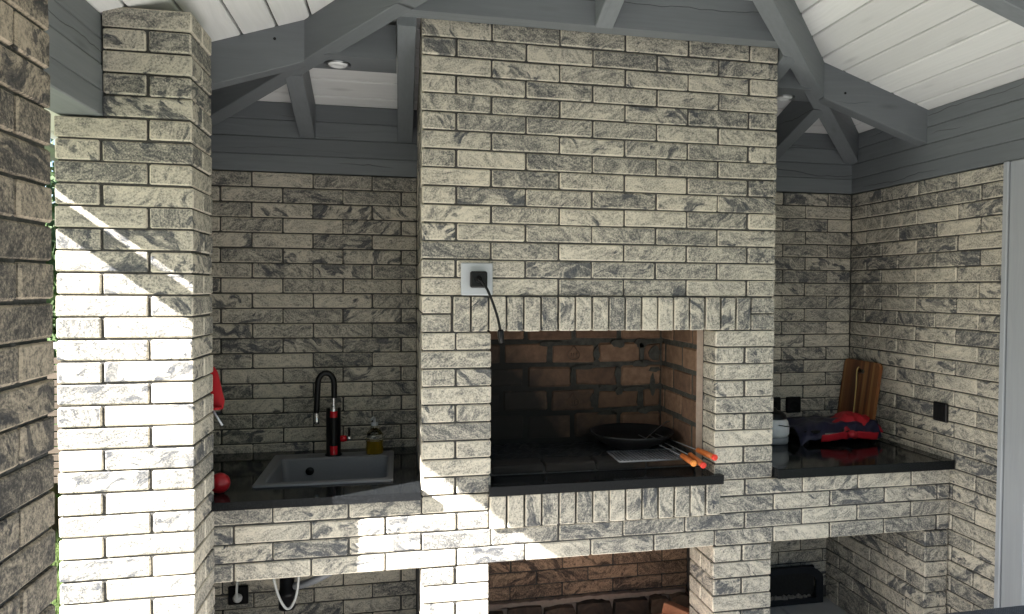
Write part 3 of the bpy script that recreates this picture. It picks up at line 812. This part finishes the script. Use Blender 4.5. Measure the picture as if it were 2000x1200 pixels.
for k in range(25):
    t = k/24
    if t < .25: p = (fx+.005, fy-.0235, fz+.255+t/.25*.065)
    elif t < .6:
        a = math.pi*(t-.25)/.35; p = (fx+.005-.033+.033*math.cos(a), fy-.03-.02*(t-.25), fz+.32+.045*math.sin(a))
    else: p = (fx+.005-.066-.006*(t-.6)/.4, fy-.037, fz+.32-(t-.6)/.4*.125)
    pts.append(p)
m = MB(); m.tube(pts, .0125, 12); m.build('spout_hose', 'black_plastic', fc)
e = pts[-1]; m = MB(); m.lathe([(.0005, -.05), (.010, -.05), (.0115, -.045), (.0115, 0), (.0005, .001)], e, 18); m.build('spout_tip', 'chrome', fc)
m = MB(); m.lathe([(.0005, -.002), (.014, 0), (.015, .012), (.012, .026), (.0005, .026)], (fx+.030, fy-.004, fz+.072), 20, axis='x'); m.build('valve_collar', 'red_gloss', fc)
m = MB(); m.lathe([(.0005, .0), (.012, .0), (.0125, .024), (.0005, .026)], (fx+.054, fy-.004, fz+.072), 20, axis='x'); m.build('valve_cap', 'chrome', fc)
m = MB(); m.tube([(fx+.066, fy-.004, fz+.082), (fx+.067, fy-.006, fz+.105), (fx+.067, fy-.010, fz+.120)], [.006, .005, .0065], 10); m.build('lever', 'black_plastic', fc)

bx, by = -.188, .602
bt = thing('soap_bottle', 'clear ribbed glass pump bottle of yellow soap behind the sink', 'bottle', (bx, by, zt))
m = MB(); nb = 10
prof = [(.0005, .001), (.035, .001), (.038, .006), (.038, .075), (.036, .088), (.022, .105), (.014, .112), (.014, .125)]
m.lathe(prof, (bx, by, zt), 12, smooth=False); m.build('glass_body', 'glass', bt)
m = MB(); m.lathe([(.0005, .005), (.0345, .005), (.0345, .058), (.0005, .058)], (bx, by, zt), 12, smooth=False); m.build('soap', 'liquid', bt)
m = MB(); m.lathe([(.0155, .125), (.0155, .137), (.006, .139), (.005, .158), (.0005, .158)], (bx, by, zt), 16); m.tube([(bx, by, zt+.158), (bx-.004, by-.010, zt+.162), (bx-.012, by-.034, zt+.157)], .005, 8); m.build('pump', 'grey_plastic', bt)

# red things beside the column
rp = thing('dustpan', 'red plastic dustpan hanging at the left edge of the sink niche', 'dustpan', (-.72, .045, zr(-.26)))
m = MB(); m.prism([(-.775, zr(-.40)), (-.690, zr(-.405)), (-.684, zr(-.375)), (-.706, zr(-.275)), (-.717, zr(-.255)), (-.745, zr(-.255))], 'y', .035, .043)
m.box((-.772, .010, zr(-.404)), (-.692, .035, zr(-.396))); m.build('pan', 'red_plastic', rp)
m = MB(); m.tube([(-.722, .03, zr(-.405)), (-.690, .03, zr(-.462))], .004, 8); m.build('rod', 'grey_plastic', rp)
m = MB(); m.tube([(-.745, .043, zr(-.25)), (-.75, .03, zr(-.235)), (-.755, -.005, zr(-.235))], .003, 8); m.build('hook', 'steel', rp)
rb = thing('scrub_brush', 'round red brush head lying on the worktop against the column', 'brush', (-.715, .085, ZT))
m = MB(); m.lathe([(.0005, .036), (.020, .034), (.034, .020), (.037, .004), (.034, -.012), (.030, -.016)], (0, 0, 0), 26); 
m.v = [(-.712+v[0], .085-v[2]*.8, ZT+.037+v[1]) for v in m.v]; m.build('cup', 'red_plastic', rb)
m = MB(); m.lathe([(.030, -.016), (.028, -.034), (.0005, -.034)], (0, 0, 0), 22); m.v = [(-.712+v[0], .085-v[2]*.8, ZT+.037+v[1]) for v in m.v]; m.build('bristles', 'black_matt', rb)

# ------------------------------------------------------------------ sockets and leads
ws = thing('wall_socket', 'light grey square socket on the chimney above the hearth', 'socket', (.20, 0, zr(.06)))
m = MB(); m.box((.142, -.016, zr(.002)), (.260, -.002, zr(.123)), 0, .004); m.build('plate', 'grey_plastic', ws)
m = MB(); m.box((.165, -.0175, zr(.022)), (.240, -.0165, zr(.104)), 0, .0003); m.build('insert', 'grey_plastic', ws)
pc = thing('power_lead', 'short black power lead with plug hanging from the chimney socket', 'cable', (.206, -.03, zr(.06)))
m = MB(); m.box((.174, -.052, zr(.030)), (.236, -.018, zr(.091)), 0, .005); m.build('plug', 'black_plastic', pc)
m = MB(); m.lathe([(.013, 0), (.010, -.012), (.0055, -.016)], (.204, -.052, zr(.062)), 14, axis='y'); m.build('strain_relief', 'black_plastic', pc)
pts = [(.204, -.066, zr(.062)), (.212, -.082, zr(.052)), (.232, -.088, zr(.022)), (.254, -.085, zr(-.030)), (.272, -.080, zr(-.085)), (.281, -.078, zr(-.128))]
def smooth(pts, n=6):
    P = [Vector(p) for p in pts]; P = [P[0]*2-P[1]]+P+[P[-1]*2-P[-2]]; out = []
    for i in range(1, len(P)-2):
        for k in range(n):
            t = k/n; a, b, c, d = P[i-1:i+3]
            out.append(.5*((2*b)+(c-a)*t+(2*a-5*b+4*c-d)*t*t+(3*b-a-3*c+d)*t**3))
    out.append(P[-2]); return out
m = MB(); m.tube(smooth(pts), .0048, 10); m.build('cord', 'black_plastic', pc)
m = MB(); m.tube([(.281, -.078, zr(-.122)), (.2815, -.078, zr(-.130)), (.283, -.0775, zr(-.150)), (.2855, -.077, zr(-.172))], [.009, .0125, .0115, .009], 12); m.build('connector', 'black_plastic', pc)
def switch(label, kind, x, y, z, nrm):
    t = thing(kind, label, 'socket', (x, y, z))
    m = MB(); a = .042
    if nrm == 'x': m.box((x-.018, y-a, z-a*1.0), (x-.002, y+a, z+a), 0, .004)
    else: m.box((x-a, y-.018, z-a), (x+a, y-.002, z+a), 0, .004)
    m.build('plate', 'black_plastic', t); m = MB()
    if nrm == 'x':
        m.box((x-.021, y-.031, z-.032), (x-.0183, y-.002, z+.032), 0, .001); m.box((x-.021, y+.002, z-.032), (x-.0183, y+.031, z+.032), 0, .001)
    else: m.lathe([(.024, -.0183), (.024, -.022), (.021, -.0225), (.019, -.019), (.0005, -.019)], (x, y, z), 20, axis='y')
    m.build('rocker' if nrm == 'x' else 'outlet', 'black_matt', t); return t
switch('black double light switch on the right side wall above the worktop', 'light_switch', W, .057, zr(-.507), 'x')
switch('black socket on the back wall above the white kettle', 'wall_socket', 1.943, YB, zr(-.573), 'y')
switch('black socket on the back wall half hidden by the chimney edge', 'wall_socket', 1.825, YB, zr(-.573), 'y')
sw = switch('black socket with a white plug under the sink', 'wall_socket', -.785, YB, zr(-1.355), 'y')
pl = thing('power_lead', 'white plug and lead in the black socket under the sink', 'cable', (-.785, YB-.03, zr(-1.36)))
m = MB(); m.lathe([(.0005, -.045), (.010, -.044), (.020, -.032), (.019, -.0225)], (-.785, YB, zr(-1.362)), 20, axis='y'); m.build('plug', 'white_plastic', pl)
m = MB(); m.tube(smooth([(-.785, YB-.04, zr(-1.36)), (-.784, YB-.055, zr(-1.33)), (-.781, YB-.05, zr(-1.27)), (-.777, YB-.04, zr(-1.15)), (-.77, YB-.03, zr(-1.02))]), [.008]*6+[.0055]*19, 8); m.build('cord', 'white_hose', pl)
# under-sink plumbing
hs = thing('water_hose', 'thin white water hose looping down under the sink', 'hose', (-.53, .4, zr(-1.0)))
m = MB(); m.tube(smooth([(-.60, .42, zr(-1.02)), (-.585, .41, zr(-1.14)), (-.562, .40, zr(-1.23)), (-.540, .40, zr(-1.277)), (-.524, .40, zr(-1.289)), (-.508, .40, zr(-1.275)), (-.490, .40, zr(-1.225)), (-.483, .42, zr(-1.13)), (-.48, .46, zr(-1.0))]), .0052, 8); m.build('hose', 'white_hose', hs)
tr = thing('sink_trap', 'black plastic waste trap with grey corrugated pipe under the sink', 'pipe', (-.54, .52, zr(-1.1)))
m = MB(); m.lathe([(.0005, 0), (.033, 0), (.035, .01), (.035, .055), (.038, .058), (.038, .075), (.030, .08), (.030, .13), (.02, .14), (.02, .36), (.0005, .36)], (-.545, .52, zr(-1.335)), 22); m.build('trap_cup', 'black_plastic', tr)
cp = smooth([(-.51, .50, zr(-1.235)), (-.47, .47, zr(-1.218)), (-.42, .45, zr(-1.195)), (-.36, .45, zr(-1.165)), (-.30, .5, zr(-1.13))], 10)
m = MB(); m.tube(cp, [.0165 if k % 2 else .0145 for k in range(len(cp))], 12); m.build('corrugated_pipe', 'pipe_grey', tr)

# ------------------------------------------------------------------ things on the right worktop
ZR = zr(-.703)
cb = thing('cutting_board', 'striped acacia cutting board leaning against the side wall', 'cutting board', (2.2, .58, ZR))
m = MB(); wd, hh, th = .30, .375, .018; out = []
for cx, cz, a in ((wd/2-.03, .03, -90), (wd/2-.03, hh-.03, 0), (-wd/2+.03, hh-.03, 90), (-wd/2+.03, .03, 180)):
    for k in range(6):
        t = R(a+18*k); out.append((cx+.03*math.cos(t), cz+.03*math.sin(t)))
n = len(out); hole = []
for i in range(n):
    t = math.atan2(out[i][1]-hh/2, out[i][0]); hole.append((0, 0))
# outline with a slot for the hand near the top: build as ring
slot = []
for i in range(n):
    a = 2*math.pi*(i/n)-math.pi*.43
    slot.append((.0+.034*math.cos(a), hh-.055+.012*math.sin(a)))
ring(m, out, slot, -th/2, th/2)
bo = m.build('board', 'acacia', cb)
bo.matrix_local = Matrix.Translation(Vector((2.195, .605, ZR+.001))-PW[cb.name]) @ Matrix.Rotation(R(-90), 4, 'Z') @ Matrix.Rotation(R(-8.5), 4, 'X')
m = MB(); m.tube(smooth([(.0, -.010, hh-.03), (-.012, -.011, hh-.05), (-.016, -.013, hh-.12), (-.024, -.012, hh-.22), (-.034, -.012, .06)]), .0035, 8)
so2 = m.build('cord_loop', 'rope', cb); so2.matrix_local = bo.matrix_local.copy()
# contact grill with folded bag on top
gg = thing('table_grill', 'black electric table grill under the folded bag', 'grill', (1.98, .52, ZR))
m = MB(); m.box((1.80, .40, ZR+.022), (2.20, .70, ZR+.062), 0, .010); m.build('body', 'black_plastic', gg)
for (a, b) in ((1.82, .42), (2.18, .42), (1.82, .68), (2.18, .68)):
    m = MB(); m.lathe([(.012, .0005), (.014, .006), (.011, .0225)], (a, b, ZR), 14); m.build('foot', 'black_matt', gg)
m = MB(); m.box((1.9, .384, ZR+.034), (2.06, .3995, ZR+.05), 0, .004); m.build('front_handle', 'steel', gg)
bgt = thing('folded_bag', 'folded navy blue and red fabric bag lying on the black grill', 'bag', (1.98, .52, ZR+.064))
def cloth(name, mat, f, nu=30, nv=16, th=.004):
    m = MB(); vs = []
    for k in (0, 1):
        for i in range(nu+1):
            for j in range(nv+1):
                p = Vector(f(i/nu, j/nv)); p.z -= k*th; vs.append(p)
    q = (nu+1)*(nv+1); fs = []
    for i in range(nu):
        for j in range(nv):
            a = i*(nv+1)+j; fs += [(a, a+nv+1, a+nv+2, a+1), (q+a, q+a+1, q+a+nv+2, q+a+nv+1)]
    for i in range(nu):
        a = i*(nv+1); b = a+nv; fs += [(a, q+a, q+a+nv+1, a+nv+1), (b, b+nv+1, q+b+nv+1, q+b)]
    for j in range(nv):
        a = j; b = nu*(nv+1)+j; fs += [(a, a+1, q+a+1, q+a), (b, q+b, q+b+1, b+1)]
    m.add(vs, fs, 0, True); return m.build(name, mat, bgt)
def wr_(u, v): return .006*math.sin(u*19+v*7)+.005*math.sin(u*31-v*13)+.004*math.sin(v*23+u*5)
def f_navy(u, v):
    x = 1.765+.43*u+.02*math.sin(v*5); y = .37+.34*v
    z = ZR+.072+.016*math.sin(math.pi*min(1, v*1.1))+.8*wr_(u, v)+.008*u*(1-v)
    if v < .18: z -= (.18-v)*.26
    if u < .12: z -= (.12-u)*.25
    return x, y, z
def f_red(u, v):
    x = 2.015+.195*u+.03*(1-v)*(u-.5); y = .40+.30*v
    z = ZR+.092+.030*math.sin(math.pi*min(1, .15+v*.85))*math.sin(math.pi*(.2+.75*u))+.7*wr_(u+.3, v)
    d = (x-2.02)*.9-(y-.42)*.55
    z += min(.0, d)*.55
    if v < .25: z -= (.25-v)*.20
    return x, y, z
cloth('navy_panel', 'navy_cloth', f_navy); cloth('red_panel', 'red_cloth', f_red)
def f_rib(u, v):
    x = 1.86+.30*u; y = .345-.006*math.sin(u*9)+.012*v; s = abs(u-.52)
    z = ZR+.068-.034*v*(1-.55*math.exp(-(s/.10)**2)*0)-.03*s+.004*math.sin(u*40)*(1 if s < .12 else .2)
    return x, y-.012*math.exp(-(s/.12)**2), z
cloth('tied_ribbon', 'red_cloth', f_rib, 40, 5)
m = MB(); m.lathe([(.0005, -.022), (.014, -.018), (.017, 0), (.014, .018), (.0005, .022)], (2.012, .333, ZR+.052), 16, axis='x'); m.build('knot', 'red_cloth', bgt)
kt = thing('kettle', 'white electric kettle with grey base beside the chimney', 'kettle', (1.672, .47, ZR))
m = MB(); m.lathe([(.0005, .0005), (.070, .0005), (.073, .008), (.073, .028), (.068, .034), (.0005, .034)], (1.672, .47, ZR), 32); m.build('power_base', 'pipe_grey', kt)
m = MB(); m.lathe([(.068, .0345), (.076, .046), (.077, .075), (.071, .104), (.062, .116), (.058, .118)], (1.672, .47, ZR), 32); m.build('jug', 'white_plastic', kt)
m = MB(); m.lathe([(.064, .1185), (.062, .135), (.045, .150), (.020, .156), (.014, .166), (.0005, .168)], (1.672, .47, ZR), 28); m.build('lid', 'black_plastic', kt)
m = MB(); m.tube(smooth([(1.605, .47, ZR+.112), (1.575, .47, ZR+.122), (1.560, .47, ZR+.10), (1.568, .47, ZR+.065), (1.60, .47, ZR+.055)]), .010, 10); m.build('handle', 'black_plastic', kt)
m = MB(); m.tube(smooth([(1.735, .50, ZR+.10), (1.742, .46, ZR+.087), (1.735, .42, ZR+.083), (1.70, .393, ZR+.09), (1.66, .39, ZR+.097)]), .0022, 6); m.build('cord', 'black_plastic', kt)

# ------------------------------------------------------------------ things in the hearth
ZH = zr(-.674)
pn = thing('wok', 'large black cast iron wok standing in the hearth', 'wok', (.93, .40, ZH))
m = MB(); m.lathe([(.0005, .008), (.08, .012), (.14, .035), (.178, .066), (.184, .074), (.188, .073), (.182, .064), (.145, .030), (.085, .004), (.0005, .001)], (.930, .368, ZH), 44); m.build('bowl', 'cast_iron', pn)
lad = thing('skimmer', 'thin steel skimmer handle sticking up from the wok', 'skimmer', (1.05, .40, ZH+.05))
m = MB(); m.tube(smooth([(.96, .32, ZH+.028), (1.03, .36, ZH+.066), (1.10, .40, ZH+.098), (1.125, .41, ZH+.100)]), .002, 8); m.build('handle', 'steel', lad)
m = MB(); m.lathe([(.0005, 0), (.03, .004), (.04, .012), (.041, .012), (.03, .002), (.0005, -.002)], (.935, .305, ZH+.016), 20); m.build('bowl', 'steel', lad)
gr = thing('grill_rack', 'grey wire grill rack lying at the front right of the hearth', 'grill rack', (.9, .1, zr(-.66)))
zg = zr(-.670); ax, bx_, ay, by_ = .79, 1.088, .082, .272
m = MB(); m.tube([(ax, ay, zg), (bx_, ay, zg), (bx_, by_, zg), (ax, by_, zg), (ax, ay, zg)], .004, 8); m.build('frame', 'dull_wire', gr)
m = MB()
for k in range(1, 19): x = ax+(bx_-ax)*k/19; m.tube([(x, ay, zg+.002), (x, by_, zg+.002)], .0025, 6)
for k in range(1, 9): y = ay+(by_-ay)*k/9; m.tube([(ax, y, zg-.002), (bx_, y, zg-.002)], .0016, 6)
o = m.build('wire_grid', 'dull_wire', gr)
def skewer(label, tip, hand, end, cap):
    t = thing('skewer', label, 'skewer', hand, 'skewers resting at the right of the hearth')
    T, H, E_ = Vector(tip), Vector(hand), Vector(end)
    m = MB(); m.tube([T, H+(E_-H)*.2], .0022, 6); m.build('blade', 'dull_wire', t)
    m = MB(); m.tube([H, H+(E_-H)*.06, H+(E_-H)*.5, E_-(E_-H)*.06], [.008, .011, .0118, .0112], 16); m.build('handle', 'orange_wood', t)
    d = (E_-H).normalized(); a = d.orthogonal().normalized(); b = d.cross(a); m = MB(); vs = []; fs = []
    for rr_, of in ((.0122, -.010), (.0130, -.004), (.0122, .001), (.008, .003), (.0005, .0005)):
        for k in range(16): q = 2*math.pi*k/16; vs.append(E_+d*of+(a*math.cos(q)+b*math.sin(q))*rr_)
    for i in range(4):
        for k in range(16): fs.append((i*16+k, i*16+(k+1) % 16, (i+1)*16+(k+1) % 16, (i+1)*16+k))
    m.add(vs, fs, 0, True); m.build('end_cap', cap, t)
skewer('wooden skewer handle with orange end cap, leftmost of the three in the hearth', (.98, .42, zr(-.632)), (1.050, .070, zr(-.652)), (1.064, -.030, zr(-.664)), 'orange_cap')
skewer('wooden skewer handle with red end cap, middle one lying lowest in the hearth', (1.03, .42, zr(-.635)), (1.086, .075, zr(-.650)), (1.103, -.035, zr(-.672)), 'red_cap')
skewer('wooden skewer handle with red end cap, rightmost and resting on the pier', (1.06, .42, zr(-.63)), (1.122, .080, zr(-.634)), (1.152, -.035, zr(-.643)), 'red_cap')
# clay bricks on the floor of the middle opening
for (x, y, a, lab) in ((1.05, .22, 12, 'loose orange clay brick standing in the middle opening, left one'), (1.115, .30, 40, 'loose orange clay brick leaning in the corner of the middle opening')):
    m = MB(); m.add(*cham(.065, .12, .19, .003)[:2])
    o = m.build('clay_brick', 'clay', None, (x, y, .126 if a < 20 else .142), (0 if a < 20 else R(6), R(0 if a < 20 else 12), R(a))); tag(o, lab, 'brick', 'loose clay bricks')

for i in range(4):  # unseen clay floor added to bounce warm light into the niche
    for k in range(5):
        m = None; o = brick(bq, .30+i*.262, .30+i*.262+.25, .06+k*.132, .06+k*.132+.12, .001, .03, 'x', 'bounce_floor_brick', 'clay', .003)

# ------------------------------------------------------------------ wicker table, bottom right
wt = thing('wicker_table', 'dark woven wicker table whose edge shows at the bottom right', 'table', (1.75, -1.3, 0))
zt2 = zr(-.872)
m = MB(); m.box((1.12, -1.75, zt2-.03), (2.15, -1.012, zt2), 0, .008); m.build('table_top', 'wicker', wt)
m = MB(); m.box((1.15, -1.72, zt2-.09), (2.12, -1.045, zt2-.0305)); m.build('apron', 'wicker', wt)
for (a, b) in ((1.18, -1.69), (2.09, -1.69), (1.18, -1.075), (2.09, -1.075)):
    m = MB(); m.box((a-.028, b-.028, .002), (a+.028, b+.028, zt2-.0905), 0, .004); m.build('leg', 'wicker', wt)

# ------------------------------------------------------------------ garden seen through the gap on the left, plus an unseen sky-blocking hedge
def shrub(name, label, cx, cy, h, rad, nleaf, seed, stems=5):
    rng = random.Random(seed); t = thing(name, label, 'shrub', (cx, cy, 0), 'garden shrubs left of the pavilion')
    m = MB()
    for k in range(stems):
        a = rng.uniform(0, 6.28); q = rad*.55
        m.tube([(cx+.05*math.cos(a), cy+.05*math.sin(a), -.03), (cx+q*.4*math.cos(a), cy+q*.4*math.sin(a), h*.35), (cx+q*math.cos(a), cy+q*math.sin(a), h*.75)], [.03, .02, .008], 7)
    m.build('trunk', 'bark', t)
    cl = [(rng.gauss(0, .45), rng.gauss(0, .45), rng.uniform(.12, 1)) for _ in range(38)]
    m = MB(); vs = []; fs = []
    for k in range(nleaf):
        c = rng.choice(cl); p = Vector((cx+rad*(c[0]+rng.gauss(0, .17)), cy+rad*(c[1]+rng.gauss(0, .17)), max(.05, h*c[2]*(1-.18*(c[0]**2+c[1]**2))+rng.gauss(0, .09)*rad)))
        d = Vector((rng.gauss(0, 1), rng.gauss(0, 1), rng.gauss(.3, .7))).normalized(); s = rng.uniform(.03, .055)
        e = d.orthogonal().normalized(); q = Vector(d.cross(e)); e = (e*math.cos(k)+q*math.sin(k)); q = d.cross(e)
        i = len(vs); vs += [p-e*s, p+q*s*.45, p+e*s, p-q*s*.45]; fs.append((i, i+1, i+2, i+3))
    m.add(vs, fs); o = m.build('crown', 'leaf', t); o['kind'] = 'stuff'
shrub('garden_shrub', 'leafy green shrub nearest the gap beside the left column', -2.35, 2.9, 2.35, .75, 9000, 1)
shrub('garden_shrub', 'taller green shrub farther behind the left column', -4.1, 5.6, 3.3, 1.2, 12000, 2)
shrub('garden_shrub', 'wide green shrub at the far left of the garden', -5.6, 3.4, 2.6, 1.3, 9000, 3)
for k, x in enumerate((-6.5, -4.2, -1.9, .4, 2.7, 5.0)):  # out-of-view hedge row added to keep horizon sky light from the niches
    shrub('garden_shrub', ('unseen hedge shrub added behind the viewer to block sky, ' + ('first', 'second', 'third', 'fourth', 'fifth', 'sixth')[k] + ' from the left'), x, -6.6-.2*(k % 2), 3.9, 1.45, 8000, 20+k)
pb = thing('planter_box', 'slatted cedar planter box with pale cap rail beyond the column', 'planter', (-2.2, 2.05, 0))
for k in range(17):
    m = MB(); m.add(*cham(1.1, .02, .034, .002)[:2]); m.build('slat', 'cedar', pb, (-2.1, 1.80, .60+k*.041-.02))
for x in (-2.63, -1.57):
    m = MB(); m.add(*cham(1.33, .06, .06, .003)[:2]); m.build('corner_post', 'cedar', pb, (x, 1.845, .635), (0, math.pi/2, 0))
m = MB(); m.add(*cham(1.2, .12, .03, .004)[:2]); m.build('cap_rail', 'white_board', pb, (-2.1, 1.82, 1.318))
gv = MB(); rng = random.Random(5); vs = []; fs = []
for k in range(14000):
    x, y = rng.uniform(-3.2, -1.3), rng.uniform(-.4, 3.2); h = rng.uniform(.03, .085); a = rng.uniform(0, 6.28); q = .003
    dx, dy = math.cos(a)*q, math.sin(a)*q; lx, ly = rng.gauss(0, .02), rng.gauss(0, .02)
    i = len(vs); vs += [(x-dx, y-dy, -.03), (x+dx, y+dy, -.03), (x+lx, y+ly, h-.03)]; fs.append((i, i+1, i+2))
gv.v = vs; gv.f = fs; gv.mi = [0]*len(fs); gv.sm = [False]*len(fs)
me = bpy.data.meshes.new('grass'); me.from_pydata(vs, [], fs); me.materials.append(MATS['lawn'])
o = link('grass', me); o['kind'] = 'stuff'; tag(o, 'sunlit lawn grass beside the left column', 'grass')
